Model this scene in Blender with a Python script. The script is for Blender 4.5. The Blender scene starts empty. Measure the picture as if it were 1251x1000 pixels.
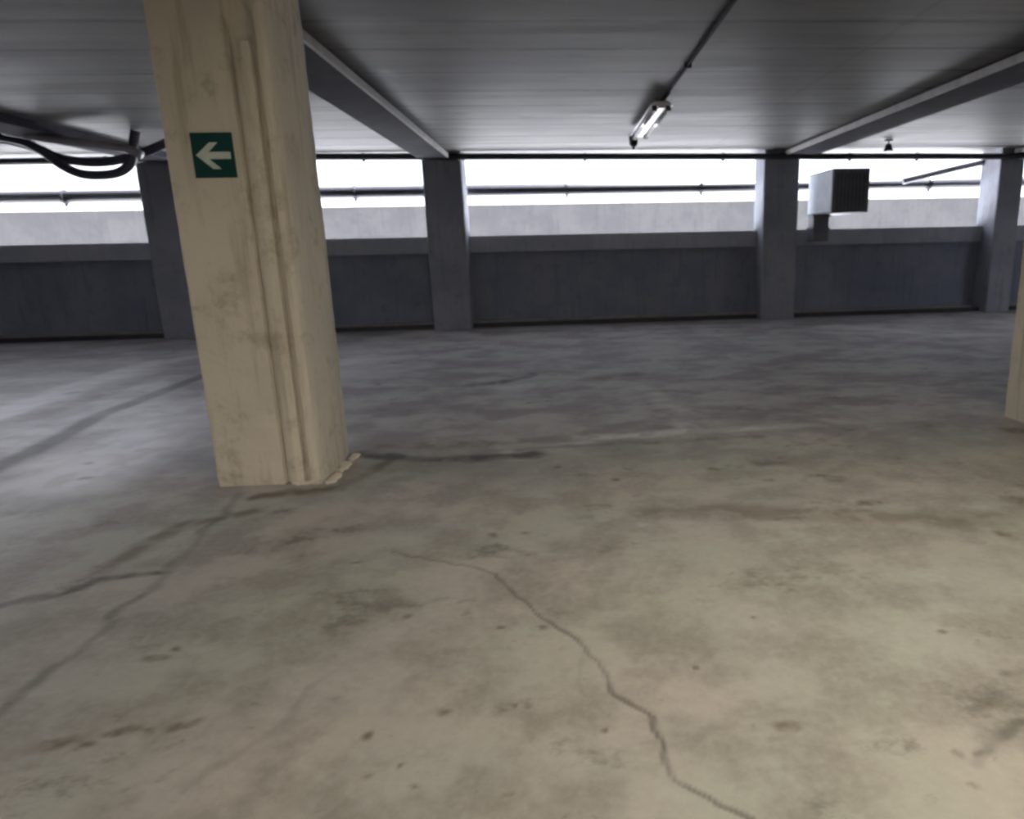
import bpy, bmesh, math, random
import numpy as np
from mathutils import Vector, Matrix

random.seed(7)
scene = bpy.context.scene
C = scene.collection

# ------------------------------------------------------------------ camera
CAM_H = 1.35
yaw, pitch, roll, F, X0 = 0.06945, -0.2319, -0.02145, 851.5, 746.2
cy, sy = math.cos(yaw), math.sin(yaw)
fwd = Vector((sy * math.cos(pitch), cy * math.cos(pitch), math.sin(pitch)))
r0 = Vector((cy, -sy, 0.0))
u0 = r0.cross(fwd)
cr, sr = math.cos(roll), math.sin(roll)
right = cr * r0 + sr * u0
up = -sr * r0 + cr * u0
cam_data = bpy.data.cameras.new('camera')
cam = bpy.data.objects.new('camera', cam_data)
C.objects.link(cam)
m = Matrix((right, up, -fwd)).transposed().to_4x4()
m.translation = Vector((0, 0, CAM_H))
cam.matrix_world = m
cam_data.sensor_width = 36.0
cam_data.sensor_fit = 'HORIZONTAL'
cam_data.lens = 36.0 * F / 1251.0
cam_data.shift_x = -(X0 - 625.5) / 1251.0
cam_data.clip_end = 200
scene.camera = cam

# ------------------------------------------------------------------ sky
world = bpy.data.worlds.new('world')
scene.world = world
world.use_nodes = True
bgn = world.node_tree.nodes['Background']
bgn.inputs[0].default_value = (0.86, 0.9, 1.0, 1)
bgn.inputs[1].default_value = 2.6

sun_d = bpy.data.lights.new('sun', 'SUN')
sun_d.energy = 62.0
sun_d.angle = math.radians(3)
sun_d.color = (0.95, 0.96, 1.0)
sun = bpy.data.objects.new('sun', sun_d)
sun.rotation_euler = (math.radians(-4), math.radians(28), 0)
C.objects.link(sun)

# ------------------------------------------------------------------ lamps and added fill light
def area(name, loc, rot, sx, sy_, power, col, spread=None):
    d = bpy.data.lights.new(name, 'AREA')
    d.shape = 'RECTANGLE'
    d.size, d.size_y = sx, sy_
    d.energy = power
    d.color = col
    if spread:
        d.spread = spread
    o = bpy.data.objects.new(name, d)
    o.location = loc
    o.rotation_euler = rot
    C.objects.link(o)
    return o

area('fluorescent_lamp_light', (1.45, 1.5, 2.72), (math.radians(4), 0, 0), 0.2, 1.5, 72, (1.0, 0.91, 0.75))
area('rear_lamp_light', (1.3, -3.6, 2.72), (0, 0, 0), 0.2, 2.4, 520, (1.0, 0.91, 0.76))

area('right_bay_fill_light', (10.4, 7.0, 2.72), (0, 0, 0), 0.2, 2.4, 120, (0.86, 0.9, 1.0))  # unseen fill light, added to brighten the back wall and far floor
area('left_lane_lamp_light', (-5.4, 4.2, 2.72), (0, 0, 0), 0.2, 2.4, 90, (0.84, 0.86, 1.0))

# ------------------------------------------------------------------ exposure
vs = scene.view_settings
vs.view_transform = 'Standard'
vs.look = 'None'
vs.exposure = 0.0
vs.gamma = 1.0
vs.use_curve_mapping = False
scene.cycles.filter_width = 3.2
scene.cycles.use_denoising = True
scene.cycles.max_bounces = 10
scene.cycles.diffuse_bounces = 6

# ------------------------------------------------------------------ node helper
class NB:
    def __init__(self, name):
        self.m = bpy.data.materials.new(name)
        self.m.use_nodes = True
        self.t = self.m.node_tree
        self.n = self.t.nodes
        self.b = self.n['Principled BSDF']
        self.pos = self.n.new('ShaderNodeNewGeometry').outputs['Position']
        self.obj = self.n.new('ShaderNodeTexCoord').outputs['Object']
    def L(self, a, b):
        self.t.links.new(a, b)
    def put(self, sock, v):
        if isinstance(v, bpy.types.NodeSocket):
            self.L(v, sock)
        elif isinstance(v, (tuple, list)) and len(v) == 3 and sock.type == 'RGBA':
            sock.default_value = (*v, 1)
        else:
            sock.default_value = v
    def math(self, op, a, b=0.0, c=0.0, clamp=False):
        n = self.n.new('ShaderNodeMath'); n.operation = op; n.use_clamp = clamp
        for i, v in enumerate((a, b, c)):
            self.put(n.inputs[i], v)
        return n.outputs[0]
    def vec(self, op, a, b=(0, 0, 0), s=None):
        n = self.n.new('ShaderNodeVectorMath'); n.operation = op
        self.put(n.inputs[0], a); self.put(n.inputs[1], b)
        if s is not None:
            self.put(n.inputs['Scale'], s)
        return n.outputs['Value'] if op in ('LENGTH', 'DOT_PRODUCT', 'DISTANCE') else n.outputs[0]
    def noise(self, v, scale, detail=4, rough=0.55, dist=0.0, color=False):
        n = self.n.new('ShaderNodeTexNoise')
        self.put(n.inputs['Vector'], v)
        n.inputs['Scale'].default_value = scale
        n.inputs['Detail'].default_value = detail
        n.inputs['Roughness'].default_value = rough
        n.inputs['Distortion'].default_value = dist
        return n.outputs['Color' if color else 'Fac']
    def rng(self, v, a, b, c=0.0, d=1.0, smooth=True):
        n = self.n.new('ShaderNodeMapRange')
        if smooth: n.interpolation_type = 'SMOOTHSTEP'
        self.put(n.inputs['Value'], v)
        for k, x in zip(('From Min', 'From Max', 'To Min', 'To Max'), (a, b, c, d)):
            n.inputs[k].default_value = x
        return n.outputs[0]
    def mix(self, f, a, b, mode='MIX'):
        n = self.n.new('ShaderNodeMix'); n.data_type = 'RGBA'; n.blend_type = mode
        self.put(n.inputs[0], f); self.put(n.inputs[6], a); self.put(n.inputs[7], b)
        return n.outputs[2]
    def sep(self, v):
        n = self.n.new('ShaderNodeSeparateXYZ'); self.L(v, n.inputs[0]); return n.outputs
    def com(self, x, y, z):
        n = self.n.new('ShaderNodeCombineXYZ')
        for i, v in enumerate((x, y, z)): self.put(n.inputs[i], v)
        return n.outputs[0]
    def seg(self, p, a, b):
        a = Vector((a[0], a[1], 0)); b = Vector((b[0], b[1], 0)); d = b - a
        pa = self.vec('SUBTRACT', p, tuple(a))
        h = self.vec('DOT_PRODUCT', pa, tuple(d / d.length_squared))
        h = self.math('ADD', h, 0.0, clamp=True)
        q = self.vec('SCALE', tuple(d), s=h)
        return self.vec('LENGTH', self.vec('SUBTRACT', pa, q))
    def poly(self, p, pts):
        r = None
        for a, b in zip(pts[:-1], pts[1:]):
            s = self.seg(p, a, b)
            r = s if r is None else self.math('MINIMUM', r, s)
        return r
    def spot(self, p, c, r, ax=1.0):
        q = self.vec('SUBTRACT', p, (c[0], c[1], 0))
        q = self.vec('MULTIPLY', q, (1.0 / (r * ax), 1.0 / r, 0))
        return self.vec('LENGTH', q)
    def bump(self, h, strength=0.3, dist=0.01):
        n = self.n.new('ShaderNodeBump')
        n.inputs['Strength'].default_value = strength
        n.inputs['Distance'].default_value = dist
        self.L(h, n.inputs['Height']); self.L(n.outputs[0], self.b.inputs['Normal'])
    def out(self, col, rough=0.7, metal=0.0, spec=0.5):
        self.put(self.b.inputs['Base Color'], col)
        self.put(self.b.inputs['Roughness'], rough)
        self.b.inputs['Metallic'].default_value = metal
        self.put(self.b.inputs['Specular IOR Level'], spec)
        return self.m

def plain(name, col, rough=0.6, metal=0.0, var=0.12, scale=6.0, spec=0.5):
    k = NB(name)
    f = k.noise(k.obj, scale, 5)
    c = k.mix(k.rng(f, 0.3, 0.7), tuple(x * (1 - var) for x in col), tuple(min(1, x * (1 + var)) for x in col))
    return k.out(c, rough, metal, spec)

# ------------------------------------------------------------------ materials
def floor_material():
    k = NB('worn_concrete_floor')
    X, Y, Z = k.sep(k.pos)
    p2 = k.com(X, Y, 0.0)
    wob = k.vec('SCALE', k.vec('SUBTRACT', k.noise(p2, 5.0, 4, 0.6, color=True), (0.5, 0.5, 0.5)), s=0.09)
    wob = k.vec('MULTIPLY', wob, (1, 1, 0))
    p = k.vec('ADD', p2, wob)
    big = k.noise(p2, 0.7, 4)
    mid = k.noise(p2, 2.6, 6, 0.62)
    fine = k.noise(p2, 26.0, 5, 0.7)
    col = k.mix(k.rng(big, 0.38, 0.62), (0.30, 0.29, 0.262), (0.355, 0.318, 0.282))
    col = k.mix(k.rng(k.noise(k.vec('ADD', p2, (31, 7, 0)), 1.1, 3), 0.42, 0.62), col, (0.30, 0.305, 0.26))
    col = k.mix(k.rng(mid, 0.40, 0.62, 0.0, 0.85), col, (0.20, 0.185, 0.158))
    col = k.mix(k.rng(fine, 0.35, 0.75, 0.0, 0.3), col, (0.42, 0.40, 0.36))
    # tyre dirt: darker traffic band between the column rows, running crosswise
    cross = k.noise(k.vec('MULTIPLY', p2, (0.9, 1.25, 0)), 1.3, 6, 0.68)
    band = k.math('MULTIPLY', k.rng(Y, 3.4, 5.2), k.rng(cross, 0.42, 0.60, 0.0, 0.8))
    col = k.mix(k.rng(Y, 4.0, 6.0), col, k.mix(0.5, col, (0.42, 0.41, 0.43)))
    col = k.mix(band, col, (0.185, 0.162, 0.165))
    scuff = k.noise(k.vec('ADD', k.vec('MULTIPLY', p2, (0.9, 1.3, 0)), (4, 9, 0)), 2.0, 6, 0.72)
    col = k.mix(k.rng(scuff, 0.56, 0.72, 0.0, 0.5), col, (0.40, 0.39, 0.37))
    col = k.mix(k.rng(scuff, 0.44, 0.30, 0.0, 0.8), col, (0.11, 0.10, 0.085))
    speck = k.noise(p2, 11.0, 5, 0.75)
    col = k.mix(k.rng(speck, 0.62, 0.74, 0.0, 0.6), col, (0.13, 0.115, 0.09))
    # marks stored on the floor mesh: dirt, bleaching with painted glare, crack depth
    at = k.n.new('ShaderNodeAttribute'); at.attribute_name = 'wear_glare'
    dirt, pale, crack = k.sep(at.outputs['Vector'])
    at2 = k.n.new('ShaderNodeAttribute'); at2.attribute_name = 'grime'
    col = k.mix(pale, col, (0.50, 0.49, 0.48))
    col = k.mix(at2.outputs['Fac'], col, (0.12, 0.098, 0.07))
    col = k.mix(dirt, col, (0.05, 0.045, 0.04))
    # worn smoother by traffic in the left lane
    left = k.rng(X, -1.9, -3.0)
    rough = k.mix(left, (0.66,) * 3, (0.33,) * 3)
    rough = k.mix(k.rng(mid, 0.3, 0.7, 0.0, 0.3), rough, (0.7,) * 3)
    h = k.math('ADD', k.math('MULTIPLY', fine, 0.35), k.math('MULTIPLY', k.noise(p2, 7.0, 5, 0.6), 0.65))
    h = k.math('SUBTRACT', h, crack)
    k.bump(h, 0.35, 0.012)
    return k.out(col, rough, 0, 0.4)

def ceiling_material():
    k = NB('shuttered_concrete_ceiling')
    X, Y, Z = k.sep(k.pos)
    p2 = k.com(X, Y, 0.0)
    Yw = k.math('ADD', Y, k.math('MULTIPLY', k.noise(p2, 1.5, 2), 0.05))
    big = k.noise(p2, 0.45, 3)
    streak = k.noise(k.vec('MULTIPLY', p2, (0.25, 3.2, 0)), 1.4, 6, 0.6)
    col = k.mix(k.rng(big, 0.35, 0.65), (0.118, 0.115, 0.12), (0.165, 0.158, 0.15))
    col = k.mix(k.rng(streak, 0.38, 0.70, 0.0, 0.4), col, (0.11, 0.109, 0.113))
    patch = k.noise(k.vec('MULTIPLY', p2, (1.0, 1.6, 0)), 2.2, 5, 0.65)
    col = k.mix(k.rng(patch, 0.58, 0.7, 0.0, 0.5), col, (0.08, 0.08, 0.084))
    joint = None
    for y in (1.0, 2.2, 3.3, 4.4, 5.3, 6.0, 6.75, 7.5, 8.25, 9.05, 9.75, 10.45, 11.1, 11.75):
        d = k.math('ABSOLUTE', k.math('SUBTRACT', Yw, y))
        joint = d if joint is None else k.math('MINIMUM', joint, d)
    jf = k.math('MULTIPLY', k.rng(joint, 0.01, 0.055, 0.75, 0.0), k.rng(k.noise(p2, 1.3, 3), 0.35, 0.6, 0.35, 1.0))
    col = k.mix(jf, col, (0.055, 0.055, 0.06))
    xj = k.math('ABSOLUTE', k.math('SUBTRACT', X, 2.55))
    col = k.mix(k.rng(xj, 0.005, 0.03, 0.35, 0.0), col, (0.08, 0.08, 0.085))
    k.bump(k.math('SUBTRACT', k.noise(p2, 9.0, 4, 0.5), jf), 0.1, 0.006)
    return k.out(col, k.rng(streak, 0.3, 0.7, 0.52, 0.62), 0, 0.25)

def concrete(name, a, b, stain, rough=0.8, streak_amt=0.5, spec=0.3):
    k = NB(name)
    X, Y, Z = k.sep(k.pos)
    big = k.noise(k.pos, 1.6, 4)
    col = k.mix(k.rng(big, 0.35, 0.65), a, b)
    st = k.noise(k.vec('MULTIPLY', k.pos, (9.0, 9.0, 0.7)), 1.3, 5, 0.6)
    col = k.mix(k.rng(st, 0.5, 0.72, 0.0, streak_amt), col, stain)
    bl = k.noise(k.pos, 5.5, 6, 0.7)
    col = k.mix(k.rng(bl, 0.52, 0.7, 0.0, streak_amt), col, stain)
    k.bump(k.math('ADD', k.noise(k.pos, 30.0, 5, 0.7), k.math('MULTIPLY', bl, 1.5)), 0.35, 0.008)
    return k.out(col, rough, 0, spec)

M_floor = floor_material()
M_ceil = ceiling_material()
M_colwarm = concrete('painted_column_concrete', (0.54, 0.50, 0.42), (0.60, 0.55, 0.47), (0.30, 0.265, 0.18), 0.75, 0.6)
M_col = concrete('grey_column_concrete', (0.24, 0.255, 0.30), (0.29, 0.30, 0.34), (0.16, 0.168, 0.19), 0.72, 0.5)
M_beam = concrete('beam_concrete', (0.042, 0.042, 0.055), (0.055, 0.054, 0.066), (0.028, 0.028, 0.036), 0.9, 0.5, 0.1)  # the shade on the beam undersides is put into this dark colour
M_strip = concrete('beam_lit_side', (0.34, 0.335, 0.33), (0.42, 0.41, 0.40), (0.24, 0.235, 0.23), 0.6, 0.4)  # pale colour stands in for light on the beam sides
M_parapet = concrete('dark_parapet_concrete', (0.17, 0.19, 0.25), (0.21, 0.222, 0.275), (0.12, 0.135, 0.18), 0.7, 0.5)
M_cap = concrete('parapet_cap_concrete', (0.30, 0.318, 0.37), (0.35, 0.36, 0.40), (0.22, 0.235, 0.28), 0.7, 0.4)
M_wall = concrete('garage_wall_concrete', (0.20, 0.19, 0.18), (0.25, 0.24, 0.22), (0.13, 0.12, 0.11), 0.85, 0.4)
M_kerb = plain('kerb_shadow_black', (0.03, 0.03, 0.034), 0.6)  # near black, painting the shadow gap at the foot of the window wall
M_kerbtop = plain('kerb_concrete', (0.22, 0.21, 0.21), 0.7)
M_outer = concrete('outer_wall_render', (0.055, 0.055, 0.057), (0.067, 0.066, 0.067), (0.04, 0.04, 0.043), 0.9, 0.35, 0.2)
M_coping = plain('coping_stone', (0.5, 0.49, 0.42), 0.8)
M_ground = plain('outer_paving', (0.66, 0.66, 0.68), 0.9)
M_pipe = plain('painted_dark_pipe', (0.035, 0.035, 0.045), 0.45)
M_pipel = plain('galvanised_pipe', (0.26, 0.26, 0.29), 0.4, 0.4)
M_hose = plain('dark_hose_rubber', (0.055, 0.055, 0.075), 0.4)
M_hosel = plain('grey_hose_plastic', (0.34, 0.33, 0.37), 0.35)
M_black = plain('black_plastic', (0.012, 0.012, 0.014), 0.45)
M_green = plain('sign_green_enamel', (0.005, 0.045, 0.042), 0.35, var=0.1)
M_white = plain('sign_white_enamel', (0.52, 0.58, 0.53), 0.4, var=0.08, scale=20)
M_tray = plain('lamp_tray_enamel', (0.62, 0.62, 0.66), 0.3, var=0.05)
M_tube = plain('unlit_glass_tube', (0.75, 0.76, 0.82), 0.12, var=0.03)
M_unit = plain('lit_side_sheet_metal', (0.72, 0.78, 0.86), 0.45, var=0.1, scale=3)  # pale blue carries the window light on the left side of the box
M_unitd = plain('dark_sheet_metal', (0.09, 0.09, 0.12), 0.5)
M_duct = plain('duct_sheet_metal', (0.15, 0.15, 0.18), 0.5, 0.3)

# ------------------------------------------------------------------ mesh helpers
def link(name, bm, mat, parent=None, smooth=False, bevel=0.0):
    if bevel:
        bmesh.ops.bevel(bm, geom=[e for e in bm.edges if e.is_manifold and e.calc_face_angle(0) > 0.6], offset=bevel, segments=2, affect='EDGES', profile=0.6)
    bmesh.ops.recalc_face_normals(bm, faces=bm.faces)
    me = bpy.data.meshes.new(name)
    bm.to_mesh(me); bm.free()
    me.materials.append(mat)
    for f in me.polygons:
        f.use_smooth = smooth
    o = bpy.data.objects.new(name, me)
    C.objects.link(o)
    if parent is not None:
        o.parent = parent
    return o

def box(bm, x0, x1, y0, y1, z0, z1):
    r = bmesh.ops.create_cube(bm, size=1.0)
    for v in r['verts']:
        v.co = Vector(((x0 + x1) / 2 + v.co.x * (x1 - x0), (y0 + y1) / 2 + v.co.y * (y1 - y0), (z0 + z1) / 2 + v.co.z * (z1 - z0)))
    return r['verts']

def boxo(name, d, mat, parent=None, bevel=0.0):
    bm = bmesh.new(); box(bm, *d)
    return link(name, bm, mat, parent, bevel=bevel)

def tube(bm, pts, rad, seg=12, rads=None):
    pts = [Vector(p) for p in pts]
    rings = []
    n = len(pts)
    prev = None
    for i, p in enumerate(pts):
        t = (pts[min(i + 1, n - 1)] - pts[max(i - 1, 0)]).normalized()
        a = prev if prev is not None else (Vector((0, 0, 1)) if abs(t.z) < 0.9 else Vector((1, 0, 0)))
        a = (a - t * a.dot(t)).normalized(); b = t.cross(a); prev = a
        r = rads[i] if rads else rad
        rings.append([bm.verts.new(p + r * (math.cos(2 * math.pi * j / seg) * a + math.sin(2 * math.pi * j / seg) * b)) for j in range(seg)])
    for R1, R2 in zip(rings[:-1], rings[1:]):
        for j in range(seg):
            bm.faces.new((R1[j], R1[(j + 1) % seg], R2[(j + 1) % seg], R2[j]))
    bm.faces.new(rings[0][::-1]); bm.faces.new(rings[-1])

def spline(pts, n=10):
    pts = [Vector(p) for p in pts]
    out = []
    P = [pts[0] * 2 - pts[1]] + pts + [pts[-1] * 2 - pts[-2]]
    for i in range(1, len(P) - 2):
        a, b, c, d = P[i - 1:i + 3]
        for s in range(n):
            t = s / n
            out.append(0.5 * ((2 * b) + (c - a) * t + (2 * a - 5 * b + 4 * c - d) * t * t + (-a + 3 * b - 3 * c + d) * t ** 3))
    out.append(pts[-1])
    return out

def prism(bm, prof, z0, z1, nz=1, jit=0.0):
    """extrude an XY outline upward with optional roughness"""
    rings = []
    for i in range(nz + 1):
        z = z0 + (z1 - z0) * i / nz
        ring = []
        for (x, y) in prof:
            jx = random.uniform(-jit, jit); jy = random.uniform(-jit, jit)
            ring.append(bm.verts.new((x + jx, y + jy, z)))
        rings.append(ring)
    k = len(prof)
    for a, b in zip(rings[:-1], rings[1:]):
        for j in range(k):
            bm.faces.new((a[j], a[(j + 1) % k], b[(j + 1) % k], b[j]))
    bm.faces.new(rings[0][::-1]); bm.faces.new(rings[-1])

def empty(name, loc, label, cat, group=None):
    o = bpy.data.objects.new(name, None)
    o.location = loc; o.empty_display_size = 0.1
    C.objects.link(o)
    o['label'] = label; o['category'] = cat
    if group: o['group'] = group
    return o

def tag(o, label, cat, group=None):
    o['label'] = label; o['category'] = cat
    if group: o['group'] = group
    return o

def struct(o):
    o['kind'] = 'structure'
    return o

SL = math.tan(0.035)           # the window wall runs slightly askew to the beams
Y0 = 12.40
def wy(x): return Y0 + SL * x
ZC = 2.85                      # slab underside
ZB = 2.75                      # beam underside
XL, XR, YB = -12.0, 14.0, -7.0

def slab(name, ya, yb, z0, z1, mat, x0=XL, x1=XR, kind=True, parent=None):
    """box parallel to the window wall, ya/yb measured from its plane"""
    bm = bmesh.new()
    vs_ = [bm.verts.new((x, wy(x) + y, z)) for z in (z0, z1) for (x, y) in ((x0, ya), (x1, ya), (x1, yb), (x0, yb))]
    for f in ((0, 1, 2, 3), (7, 6, 5, 4), (0, 4, 5, 1), (1, 5, 6, 2), (2, 6, 7, 3), (3, 7, 4, 0)):
        bm.faces.new([vs_[i] for i in f])
    o = link(name, bm, mat, parent)
    return struct(o) if kind else o

# ------------------------------------------------------------------ room shell
# ------------------------------------------------------------------ worn marks and painted glare on the floor
# C crack, D dark dirt, P pale scuff and painted glare, G brown grime: path, half width, strength, softness, break-up, wobble
MARKS = [
    ('C', [(-0.80, 3.02), (-0.48, 2.86), (-0.33, 2.76), (-0.15, 2.46), (0.04, 2.15), (0.11, 1.96), (0.21, 1.76), (0.22, 1.67), (0.26, 1.53), (0.33, 1.44), (0.42, 1.38), (0.55, 1.2)], 0.0032, 0.85, 3.0, 0.35, 1),
    ('C', [(0.04, 2.15), (0.02, 1.9), (0.11, 1.8)], 0.003, 0.2, 2.6, 0.5, 1),
    ('D', [(-1.73, 1.2), (-1.73, 2.03), (-1.74, 2.35), (-1.76, 2.93), (-1.81, 3.49), (-1.86, 3.98)], 0.014, 0.33, 3.0, 0.4, 1),
    ('D', [(-2.6, 2.55), (-2.27, 2.70), (-2.12, 2.75), (-1.99, 2.92), (-1.76, 2.93)], 0.022, 0.6, 2.2, 0.4, 1),
    ('G', [(-2.02, 2.96), (-2.01, 3.26), (-1.94, 3.5), (-1.7, 3.65)], 0.035, 0.5, 2.6, 0.6, 1),
    ('G', [(-1.75, 3.9), (-1.3, 3.95), (-1.15, 4.5)], 0.03, 0.6, 2.6, 0.5, 1),
    ('D', [(-3.70, 3.6), (-3.75, 4.71), (-3.85, 5.4), (-4.02, 6.18), (-4.04, 6.96), (-4.06, 7.95), (-4.1, 11.9)], 0.062, 0.9, 2.2, 0.25, 0),
    ('P', [(-5.0, 5.2), (-5.01, 6.43), (-5.17, 7.78), (-5.23, 9.13), (-4.93, 9.74)], 0.16, 0.7, 2.0, 0.4, 1),  # reflection of the bright opening, painted as a pale streak
    ('G', [(-4.6, 5.0), (-4.62, 6.6), (-4.6, 8.6)], 0.09, 0.4, 2.6, 0.5, 1),
    ('P', [(-3.05, 4.4), (-3.15, 5.4), (-3.2, 6.6)], 0.24, 0.6, 2.6, 0.45, 1),  # broad pale patch painted for daylight reflected in the left lane
    ('P', [(-0.45, 4.75), (0.15, 4.84), (0.9, 4.9), (1.9, 4.95)], 0.045, 0.6, 2.6, 0.6, 1),
    ('P', [(-0.35, 4.5), (0.1, 4.72)], 0.08, 0.4, 2.6, 0.6, 1),
    ('P', [(0.9, 4.9), (0.98, 5.5), (0.8, 6.6)], 0.07, 0.4, 2.6, 0.6, 1),
    ('P', [(4.3, 10.9), (4.93, 10.4), (5.3, 9.6), (5.9, 9.4)], 0.10, 0.5, 2.8, 0.4, 1),
    ('D', [(-1.39, 4.65), (-0.9, 4.47), (-0.5, 4.46), (-0.18, 4.49)], 0.05, 0.7, 2.4, 0.4, 1),
    ('G', [(-1.3, 4.85), (-0.5, 4.8), (0.0, 4.82)], 0.05, 0.45, 2.6, 0.7, 1),
    ('G', [(-0.3, 4.62), (0.7, 4.66), (1.4, 4.7)], 0.03, 0.4, 2.6, 0.6, 1),
    ('G', [(0.4, 3.35), (0.9, 3.32), (1.6, 3.15), (2.1, 3.05)], 0.06, 0.4, 2.6, 0.6, 1),
    ('G', [(0.3, 7.1), (0.75, 7.3)], 0.08, 0.5, 2.6, 0.5, 1),
    ('D', [(-0.9, 7.0), (-0.6, 7.1), (-0.3, 7.5)], 0.05, 0.7, 2.4, 0.5, 1),
    ('P', [(-0.6, 6.8), (-0.35, 6.9)], 0.06, 0.5, 2.4, 0.4, 1),
    ('D', [(1.05, 1.5), (1.25, 1.62), (1.5, 1.66)], 0.012, 0.35, 2.6, 0.6, 1),
    ('D', [(-1.0, 1.6), (-0.85, 1.85), (-0.8, 2.1)], 0.010, 0.1, 2.6, 0.5, 1),
]
SPOTS = [(-1.48, 1.84, .035, 2), (-1.40, 1.82, .02, 1.5), (-1.34, 1.87, .022, 2.6), (-1.29, 1.885, .018, 2), (-1.235, 1.875, .014, 1.3),
    (-1.17, 1.88, .022, 1.4), (-1.13, 1.875, .016, 1.8), (-1.44, 2.24, .03, 1.6), (-1.38, 2.30, .018, 1), (-0.39, 1.86, .018, 1.5),
    (-0.61, 1.77, .022, 0.8), (-0.54, 1.62, .012, 1), (-0.46, 1.66, .010, 1), (-0.4, 1.58, .012, 1), (-0.2, 1.5, .010, 1.2),
    (-0.37, 3.15, .02, 1.4), (-0.2, 3.2, .022, 1.2), (0.88, 2.46, .022, 1), (0.43, 2.01, .014, 1), (-0.16, 1.87, .014, 1), (-0.2, 1.88, .010, 1),
    (0.09, 1.75, .012, 1), (1.23, 1.71, .022, 1.4), (1.03, 1.54, .016, 1), (1.08, 1.53, .012, 1), (-0.25, 2.3, .014, 1.2), (-0.11, 2.28, .018, 1.2),
    (-4.99, 7.32, .07, 1), (-1.91, 7.19, .06, 1), (-2.0, 5.9, .05, 1.4), (-0.9, 2.6, .016, 1.4), (-1.2, 3.05, .02, 1), (-0.95, 2.95, .012, 3.0),
    (2.35, 3.3, .06, 1.5), (2.0, 2.9, .03, 1.6), (1.0, 1.43, .012, 1), (0.65, 2.3, .012, 1), (0.6, 1.7, .03, 1.6), (-0.6, 2.45, .02, 1.2),
    (-3.0, 4.4, .04, 1.3), (-3.2, 4.7, .03, 1.4), (0.9, 4.0, .03, 1.6), (1.5, 3.8, .03, 2.0), (1.2, 3.75, .025, 1.5), (3.2, 4.6, .08, 1.2),
    (1.6, 3.35, .04, 2.0), (0.1, 3.5, .02, 2), (1.3, 2.1, .02, 1), (0.3, 3.9, .02, 1.5), (-0.05, 4.2, .02, 1.3)]

def vnoise(x, y, seed):
    """smooth value noise on numpy arrays"""
    xi = np.floor(x).astype(np.int64); yi = np.floor(y).astype(np.int64)
    fx = x - xi; fy = y - yi
    fx = fx * fx * (3 - 2 * fx); fy = fy * fy * (3 - 2 * fy)
    def hsh(a, b):
        n = (a * 374761393 + b * 668265263 + seed * 982451653) & 0xffffffff
        n = ((n ^ (n >> 13)) * 1274126177) & 0xffffffff
        return ((n ^ (n >> 16)) & 0xffff) / 65535.0
    return (hsh(xi, yi) * (1 - fx) + hsh(xi + 1, yi) * fx) * (1 - fy) + (hsh(xi, yi + 1) * (1 - fx) + hsh(xi + 1, yi + 1) * fx) * fy

def fbm(x, y, seed, oct_=4):
    r = 0; a = 0.5; t = 0
    for i in range(oct_):
        r = r + a * vnoise(x * 2 ** i, y * 2 ** i, seed + i); t += a; a *= 0.55
    return r / t

def sstep(v, a, b):
    t = np.clip((v - a) / (b - a), 0, 1); return t * t * (3 - 2 * t)

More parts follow.
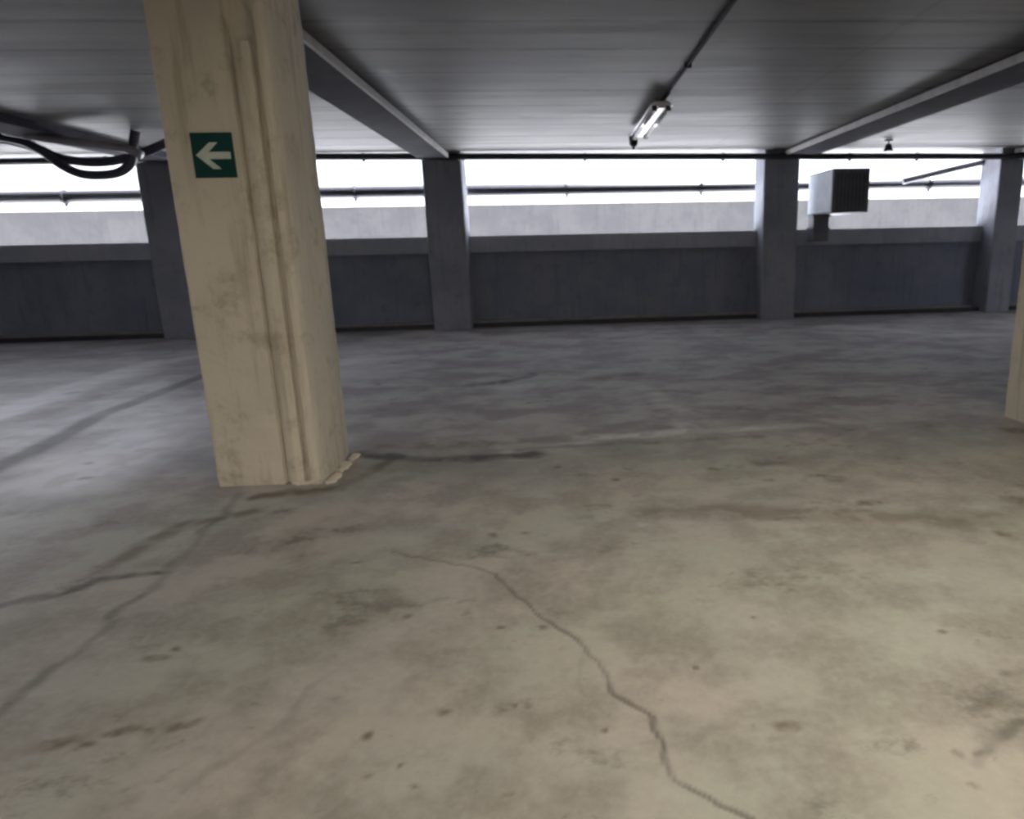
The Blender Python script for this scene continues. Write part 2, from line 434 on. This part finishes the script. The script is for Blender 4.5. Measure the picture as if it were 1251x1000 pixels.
def build_floor():
    xs = np.concatenate([np.arange(XL, -5.5, 0.08), np.arange(-5.5, -2.4, 0.022), np.arange(-2.4, 2.2, 0.011), np.arange(2.2, 5.5, 0.025), np.arange(5.5, XR, 0.08), [XR]])
    ys = [YB, -3.0, 0.0, 0.9]
    while ys[-1] < 11.9: ys.append(ys[-1] * 1.0052)
    ys = np.array(ys + [12.2])
    # last row follows the askew window wall
    gx, gy = np.meshgrid(xs, ys)
    gx = np.vstack([gx, xs]); gy = np.vstack([gy, wy(xs) + 0.1])
    lim = wy(gx) + 0.05
    gy[:-1] = np.minimum(gy[:-1], lim[:-1] - (len(ys) - np.arange(len(ys)))[:, None] * 1e-4)
    nr, nc = gx.shape
    x = gx.ravel(); y = gy.ravel()
    wx = x + (fbm(x * 5, y * 5, 1) - 0.5) * 0.11; wyy = y + (fbm(x * 5, y * 5, 9) - 0.5) * 0.11
    lay = {c: np.zeros_like(x) for c in 'CDPG'}
    brk = fbm(x * 7, y * 7, 21, 3)
    for ch, pts, w, st, soft, br, wob in MARKS:
        px, py = (wx, wyy) if wob else (x, y)
        if ch == 'C': px = x + (fbm(x * 9, y * 9, 3, 2) - 0.5) * 0.05; py = y + (fbm(x * 9, y * 9, 5, 2) - 0.5) * 0.05
        if ch == 'C': w *= 1.25
        d = None
        for a, b in zip(pts[:-1], pts[1:]):
            dx, dy = b[0] - a[0], b[1] - a[1]
            t = np.clip(((px - a[0]) * dx + (py - a[1]) * dy) / (dx * dx + dy * dy), 0, 1)
            q = np.hypot(px - a[0] - t * dx, py - a[1] - t * dy)
            d = q if d is None else np.minimum(d, q)
        f = (1 - sstep(d, w * 0.35, w * soft)) * st
        f = f * (1 - br + br * sstep(brk, 0.40, 0.60))
        lay[ch] = np.maximum(lay[ch], np.clip(f * (0.8 if ch == 'C' else 1.6), 0, 0.95))
    fn = fbm(x * 28, y * 28, 33, 3)
    for sx, sy_, r, ax in SPOTS:
        d = np.hypot((wx - sx) / (r * ax * 1.15), (wyy - sy_) / (r * 1.15))
        lay['G'] = np.maximum(lay['G'], (1 - sstep(d, 0.3, 1.25)) * (0.5 + 0.45 * sstep(fn, 0.35, 0.6)))
    wear_glare = np.stack([np.maximum(lay['D'], lay['C']), lay['P'], lay['C'], np.ones_like(x)], 1).astype(np.float32)
    grime = np.stack([lay['G']] * 3 + [np.ones_like(x)], 1).astype(np.float32)
    z = -0.006 * lay['C']
    # solid slab: top grid plus an underside
    co = np.stack([x, y, z], 1)
    idx = np.arange(nr * nc).reshape(nr, nc)
    q = np.stack([idx[:-1, :-1], idx[:-1, 1:], idx[1:, 1:], idx[1:, :-1]], -1).reshape(-1, 4)
    n0 = nr * nc
    corner = [idx[0, 0], idx[0, -1], idx[-1, -1], idx[-1, 0]]
    low = co[corner] + np.array([0, 0, -0.25])
    co = np.vstack([co, low])
    q = np.vstack([q, [[n0 + 3, n0 + 2, n0 + 1, n0]]])
    me = bpy.data.meshes.new('floor')
    me.vertices.add(len(co)); me.vertices.foreach_set('co', co.astype(np.float32).ravel())
    me.loops.add(q.size); me.loops.foreach_set('vertex_index', q.astype(np.int32).ravel())
    me.polygons.add(len(q)); me.polygons.foreach_set('loop_start', np.arange(0, q.size, 4, dtype=np.int32))
    me.update(calc_edges=True); me.validate()
    pad = np.zeros((4, 4), np.float32)
    for nm, arr in (('wear_glare', wear_glare), ('grime', grime)):
        at = me.attributes.new(nm, 'FLOAT_COLOR', 'POINT')
        at.data.foreach_set('color', np.vstack([arr, pad]).ravel())
    me.materials.append(M_floor)
    o = bpy.data.objects.new('floor', me); C.objects.link(o)
    return struct(o)
build_floor()
bm = bmesh.new()
a = [bm.verts.new(v) for v in ((XL, YB, ZC), (XR, YB, ZC), (XR, wy(XR) + 0.32, ZC), (XL, wy(XL) + 0.32, ZC))]
b = [bm.verts.new(v.co + Vector((0, 0, 0.35))) for v in a]
bm.faces.new(a); bm.faces.new(b[::-1])
for i in range(4): bm.faces.new((a[i], b[i], b[(i + 1) % 4], a[(i + 1) % 4]))
struct(link('ceiling', bm, M_ceil))
struct(boxo('wall_left', (XL - 0.2, XL, YB - 0.2, wy(XL) + 0.3, -0.25, ZC + 0.2), M_wall))
struct(boxo('wall_right', (XR, XR + 0.2, YB - 0.2, wy(XR) + 0.3, -0.25, ZC + 0.2), M_wall))
struct(boxo('wall_rear', (XL, XR, YB - 0.2, YB, -0.25, ZC + 0.2), M_wall))
slab('wall_front', 0.10, 0.30, -0.25, 1.27, M_parapet)
slab('trim_1', 0.02, 0.32, 1.27, 1.54, M_cap)
slab('baseboard_front', -0.13, -0.06, 0.0, 0.075, M_kerb)  # kerb front coloured black to draw a shadow line
slab('trim_2', -0.06, 0.10, 0.0, 0.11, M_kerbtop)

# outside
slab('ground', 0.30, 9.0, 1.0, 1.25, M_ground, XL - 6, XR + 8)
slab('wall_outer', 6.4, 6.7, 1.25, 2.41, M_outer, XL - 6, XR + 8)
slab('trim_3', 6.34, 6.74, 2.41, 2.46, M_coping, XL - 6, XR + 8)

# ------------------------------------------------------------------ beams
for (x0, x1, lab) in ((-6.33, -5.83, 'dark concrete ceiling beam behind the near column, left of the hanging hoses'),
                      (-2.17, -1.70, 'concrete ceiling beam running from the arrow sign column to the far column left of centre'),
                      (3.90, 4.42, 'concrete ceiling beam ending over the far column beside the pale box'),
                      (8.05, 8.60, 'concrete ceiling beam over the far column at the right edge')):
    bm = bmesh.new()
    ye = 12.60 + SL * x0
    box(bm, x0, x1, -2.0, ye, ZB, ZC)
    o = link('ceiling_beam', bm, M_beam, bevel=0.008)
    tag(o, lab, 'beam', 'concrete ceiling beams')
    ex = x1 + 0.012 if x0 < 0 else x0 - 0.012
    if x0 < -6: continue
    s_ = boxo('lit_side_strip', (ex - 0.016, ex + 0.016, -2.0, ye, ZB + 0.004, ZB + 0.074), M_strip, o, 0.004)  # added strip; paints the beam's side face as lit
    s_['label'] = 'pale strip standing in for the lit side of the beam'

# ------------------------------------------------------------------ columns
def square(x0, x1, y0, y1, c=0.015, n=4):
    """rectangular outline with chamfered corners, some points along each side"""
    pts = []
    cs = [(x0, y0), (x1, y0), (x1, y1), (x0, y1)]
    for i in range(4):
        p = Vector(cs[i]); q = Vector(cs[(i + 1) % 4]); d = (q - p).normalized()
        L_ = (q - p).length
        for s in range(n + 1):
            pts.append(tuple(p + d * (c + (L_ - 2 * c) * s / n)))
    return pts

far = ((-6.45, -5.86, 'dark far column at the left, under the hanging hoses'),
       (-2.13, -1.50, 'grey far column left of centre, just right of the arrow sign column'),
       (3.54, 4.15, 'grey far column beside the pale box, with a lit left side'),
       (7.80, 8.24, 'grey far column at the right edge with a broad lit left side'))
for x0, x1, lab in far:
    bm = bmesh.new()
    yf = wy((x0 + x1) / 2) - 0.35
    prism(bm, square(x0, x1, yf, yf + 0.58), 0, ZC, 14, 0.0025)
    o = link('concrete_column', bm, M_col)
    tag(o, lab, 'column', 'far columns along the window wall')

# near column with the recessed chase beside its corner
root = empty('concrete_column', (-1.76, 4.1, 0), 'thick beige concrete column in the foreground carrying the green arrow sign', 'column')
xa, xb, ya, yb = -2.06, -1.455, 4.085, 4.70
prof = [(xa + 0.012, ya), (xa + 0.15, ya), (xa + 0.28, ya), (-1.676, ya), (-1.668, ya + 0.045), (-1.525, ya + 0.045), (-1.515, ya - 0.010),
        (-1.488, ya - 0.008), (-1.472, ya + 0.012), (-1.462, ya + 0.05), (xb, ya + 0.2), (xb, ya + 0.4), (xb - 0.02, yb), (xa + 0.3, yb), (xa + 0.02, yb), (xa, yb - 0.02), (xa, ya + 0.3), (xa, ya + 0.012)]
bm = bmesh.new(); prism(bm, prof, 0, ZC, 40, 0.0022)
o = link('shaft', bm, M_colwarm); o.parent = root; o.location = (1.76, -4.1, 0)
bm = bmesh.new()
prism(bm, [(-1.640, ya + 0.048), (-1.640, ya + 0.006), (-1.600, ya - 0.002), (-1.562, ya + 0.006), (-1.556, ya + 0.048)], 0.0, 2.42, 40, 0.002)
o = link('formwork_strip', bm, M_colwarm); o.parent = root; o.location = (1.76, -4.1, 0)
# broken mortar at its foot
bm = bmesh.new()
for i in range(60):
    t = i / 59
    px = -1.62 + 0.20 * min(1, t * 2) + 0.02 * random.random()
    py = ya - 0.01 + max(0, t - 0.5) * 1.1
    s = random.uniform(0.012, 0.034)
    r = bmesh.ops.create_icosphere(bm, subdivisions=1, radius=s)
    for v in r['verts']:
        v.co = Vector((v.co.x * random.uniform(0.8, 1.4), v.co.y * random.uniform(0.8, 1.2), v.co.z * 0.5)) + Vector((px, py, 0.006))
        if v.co.z < 0.0: v.co.z = 0.0
o = link('mortar_fillet', bm, M_colwarm); o.parent = root; o.location = (1.76, -4.1, 0)

bm = bmesh.new(); prism(bm, square(3.40, 4.0, 4.42, 5.02, 0.02), 0, ZC, 24, 0.003)
tag(link('concrete_column', bm, M_colwarm), 'beige near column cut off by the right edge of the photo', 'column')

# ------------------------------------------------------------------ arrow sign
sg = empty('direction_sign', (-1.812, ya - 0.004, 1.745), 'small green square sign with a white arrow pointing left, on the near column', 'sign')
w, h = 0.215, 0.228
boxo('plate', (-w / 2, w / 2, -0.006, 0.004, 0, h), M_green, sg, 0.0015)
bm = bmesh.new()
# arrow with swept barbs
ar = [(-0.088, 0.114), (-0.012, 0.178), (0.030, 0.178), (-0.022, 0.130), (0.090, 0.130), (0.090, 0.094), (-0.022, 0.094), (0.034, 0.044), (-0.008, 0.044)]
lo = [bm.verts.new((x, -0.0060, z)) for x, z in ar]
hi = [bm.verts.new((x, -0.0085, z)) for x, z in ar]
bm.faces.new(hi); bm.faces.new(lo[::-1])
for i in range(len(ar)): bm.faces.new((lo[i], lo[(i + 1) % len(ar)], hi[(i + 1) % len(ar)], hi[i]))
link('arrow', bm, M_white, sg)

# ------------------------------------------------------------------ pipes across the window opening
def pipe(name, pts, rad, mat, label, cat, parent=None, clamps=()):
    bm = bmesh.new(); tube(bm, pts, rad)
    o = link(name, bm, mat, None, True)
    tag(o, label, cat)
    for cx in clamps:
        b2 = bmesh.new()
        t = (cx - pts[0][0]) / (pts[-1][0] - pts[0][0])
        p = Vector(pts[0]).lerp(Vector(pts[-1]), t)
        for q0, q1 in zip(pts[:-1], pts[1:]):
            if q0[0] <= cx <= q1[0]: p = Vector(q0).lerp(Vector(q1), (cx - q0[0]) / (q1[0] - q0[0]))
        tube(b2, [p - Vector((0.02, 0, 0)), p + Vector((0.02, 0, 0))], rad * 1.18)
        box(b2, p.x - 0.015, p.x + 0.015, p.y - 0.015, p.y + 0.015, p.z - rad * 1.5, p.z)
        link('pipe_clamp', b2, M_pipe, o, False)
    return o
pipe('head_pipe', [(-11.9, wy(-11.9) - 0.42, 2.72), (-4.0, wy(-4) - 0.42, 2.79), (8, wy(8) - 0.42, 2.70), (13.9, wy(13.9) - 0.42, 2.68)], 0.052, M_pipe,
     'thin dark pipe running just under the ceiling, crossing in front of the far columns', 'pipe', clamps=(-9, -6.8, -3.0, 0.5, 2.8, 5.0, 6.2, 9.4))
pipe('rail_pipe', [(-11.9, wy(-11.9) + 0.40, 2.285), (13.9, wy(13.9) + 0.40, 2.35)], 0.10, M_pipe,
     'thick grey pipe crossing the middle of the bright opening behind the far columns', 'pipe', clamps=(-8, -3.4, 0.2, 2.6, 6.9))
pipe('diagonal_pipe', [(6.30, 12.84, 2.36), (6.6, 12.84, 2.42), (7.2, 12.84, 2.55), (7.95, 12.86, 2.70)], 0.05, M_pipel,
     'slanting pipe rising to the right between the pale box and the last far column', 'pipe')

# ------------------------------------------------------------------ hoses hanging at the left
def hose(pts, rad, mat, label):
    bm = bmesh.new(); tube(bm, spline(pts, 8), rad, 12)
    tag(link('hanging_hose', bm, mat, None, True), label, 'hose', 'hoses hanging under the ceiling at the left')
hose([(-7.6, 9.4, 2.82), (-6.9, 9.45, 2.80), (-6.5, 9.5, 2.74), (-6.25, 9.5, 2.62), (-6.05, 9.5, 2.45), (-5.85, 9.5, 2.345), (-5.62, 9.5, 2.32), (-5.38, 9.5, 2.35), (-5.22, 9.5, 2.46), (-5.17, 9.5, 2.62), (-5.1, 9.5, 2.83)], 0.055, M_hose,
     'dark hose drooping lowest in a deep loop in front of the bright opening')
hose([(-7.6, 9.7, 2.74), (-6.9, 9.7, 2.78), (-6.45, 9.7, 2.68), (-6.2, 9.7, 2.56), (-5.9, 9.7, 2.50), (-5.6, 9.7, 2.50), (-5.3, 9.7, 2.56), (-5.0, 9.7, 2.66), (-4.6, 9.7, 2.82)], 0.055, M_hose,
     'dark hose sagging in a shallow curve just above the deepest loop')
hose([(-6.5, 9.3, 2.82), (-6.1, 9.3, 2.74), (-5.7, 9.3, 2.68), (-5.35, 9.3, 2.64), (-5.1, 9.3, 2.585), (-4.97, 9.3, 2.52)], 0.05, M_hosel,
     'light grey hose slanting down to the right and ending beside the near column')

# ------------------------------------------------------------------ ceiling light (switched off)
fl = empty('fluorescent_light', (1.14, 7.75, ZC), 'unlit twin tube fluorescent light fixed to the ceiling at centre', 'light')
FLn = 2.0
bm = bmesh.new()
prism(bm, [(-0.12, 0), (0.12, 0), (0.12, FLn), (-0.12, FLn)], -0.095, -0.055)
prism(bm, [(-0.035, 0.02), (0.035, 0.02), (0.035, FLn - 0.02), (-0.035, FLn - 0.02)], -0.12, -0.09)
for v in bm.verts:
    if v.co.z > -0.06: v.co.x *= 0.6
link('tray', bm, M_tray, fl)
for sx in (-0.075, 0.075):
    bm = bmesh.new(); tube(bm, [(sx, 0.05, -0.125), (sx, FLn - 0.05, -0.125)], 0.019, 14)
    link('tube', bm, M_tube, fl, True)
    for yy in (0.0, FLn - 0.05):
        boxo('tube_socket', (sx - 0.024, sx + 0.024, yy, yy + 0.05, -0.15, -0.095), M_black, fl, 0.003)
for yy in (0.3, FLn - 0.4):
    boxo('mounting_bracket', (-0.03, 0.03, yy, yy + 0.05, -0.056, 0.0), M_black, fl)
cd = empty('ceiling_conduit', (1.17, 3.0, ZC), 'thin dark cable conduit running along the ceiling to the fluorescent light', 'conduit')
bm = bmesh.new(); tube(bm, [(0.0, -4.5, -0.018), (0.0, 4.5, -0.018)], 0.016, 10); link('conduit_tube', bm, M_beam, cd, True)
bm = bmesh.new(); tube(bm, [(0.0, 4.5, -0.018), (0.0, 7.55, -0.03)], 0.022, 10); link('cable', bm, M_black, cd, True)
for yy in (-2.5, -0.5, 1.5, 3.4):
    boxo('clip', (-0.03, 0.03, yy, yy + 0.03, -0.04, 0.0), M_beam, cd)
jb = empty('junction_box', (1.15, 10.62, ZC), 'small black round junction box on the ceiling beyond the fluorescent light', 'junction box')
bm = bmesh.new(); tube(bm, [(0, 0, 0), (0, 0, -0.10), (0, 0, -0.13)], 0.06, 16, [0.065, 0.06, 0.035]); link('housing', bm, M_black, jb)
bm = bmesh.new(); tube(bm, [(0, 0, -0.12), (0, 0.01, -0.16)], 0.02, 10); link('cable_gland', bm, M_black, jb)
dt = empty('ceiling_bracket', (5.22, 11.2, ZC), 'small dark bracket hanging from the bright ceiling right of the pale box', 'bracket')
boxo('mounting_plate', (-0.05, 0.05, -0.04, 0.04, -0.02, 0), M_pipe, dt)
bm = bmesh.new(); tube(bm, [(0, 0, -0.01), (0, 0, -0.10)], 0.014, 8); link('rod', bm, M_pipe, dt)
bm = bmesh.new(); tube(bm, [(0, 0, -0.06), (0, 0, -0.17)], 0.05, 12, [0.04, 0.075]); link('clamp', bm, M_black, dt)

# ------------------------------------------------------------------ ventilation box
vu = empty('ventilation_unit', (4.44, 11.4, 1.78), 'pale metal box with a dark ribbed front, mounted high beside a far column', 'ventilation unit')
boxo('casing', (0.0, 0.60, 0.02, 1.12, 0.0, 0.68), M_unitd, vu, 0.012)
bm = bmesh.new(); box(bm, -0.006, 0.0, 0.04, 1.10, 0.02, 0.66)
o = link('side_panel', bm, M_unit, vu); o['label'] = 'side panel, its pale blue standing for window light'
bm = bmesh.new()
box(bm, 0.0, 0.60, 0.0, 0.02, 0.0, 0.03); box(bm, 0.0, 0.60, 0.0, 0.02, 0.60, 0.68); box(bm, 0.0, 0.03, 0.0, 0.02, 0.03, 0.60); box(bm, 0.57, 0.60, 0.0, 0.02, 0.03, 0.60)
link('front_frame', bm, M_duct, vu)
bm = bmesh.new()
for i in range(9):
    x = 0.055 + i * 0.061
    box(bm, x - 0.012, x + 0.012, 0.002, 0.02, 0.03, 0.60)
link('grille', bm, M_duct, vu)
bm = bmesh.new()
box(bm, 0.0, 0.27, 0.80, 1.08, -0.45, 0.0)
box(bm, -0.02, 0.29, 0.78, 1.10, -0.04, 0.0); box(bm, -0.02, 0.29, 0.78, 1.10, -0.25, -0.22)
o = link('duct', bm, M_duct, vu)
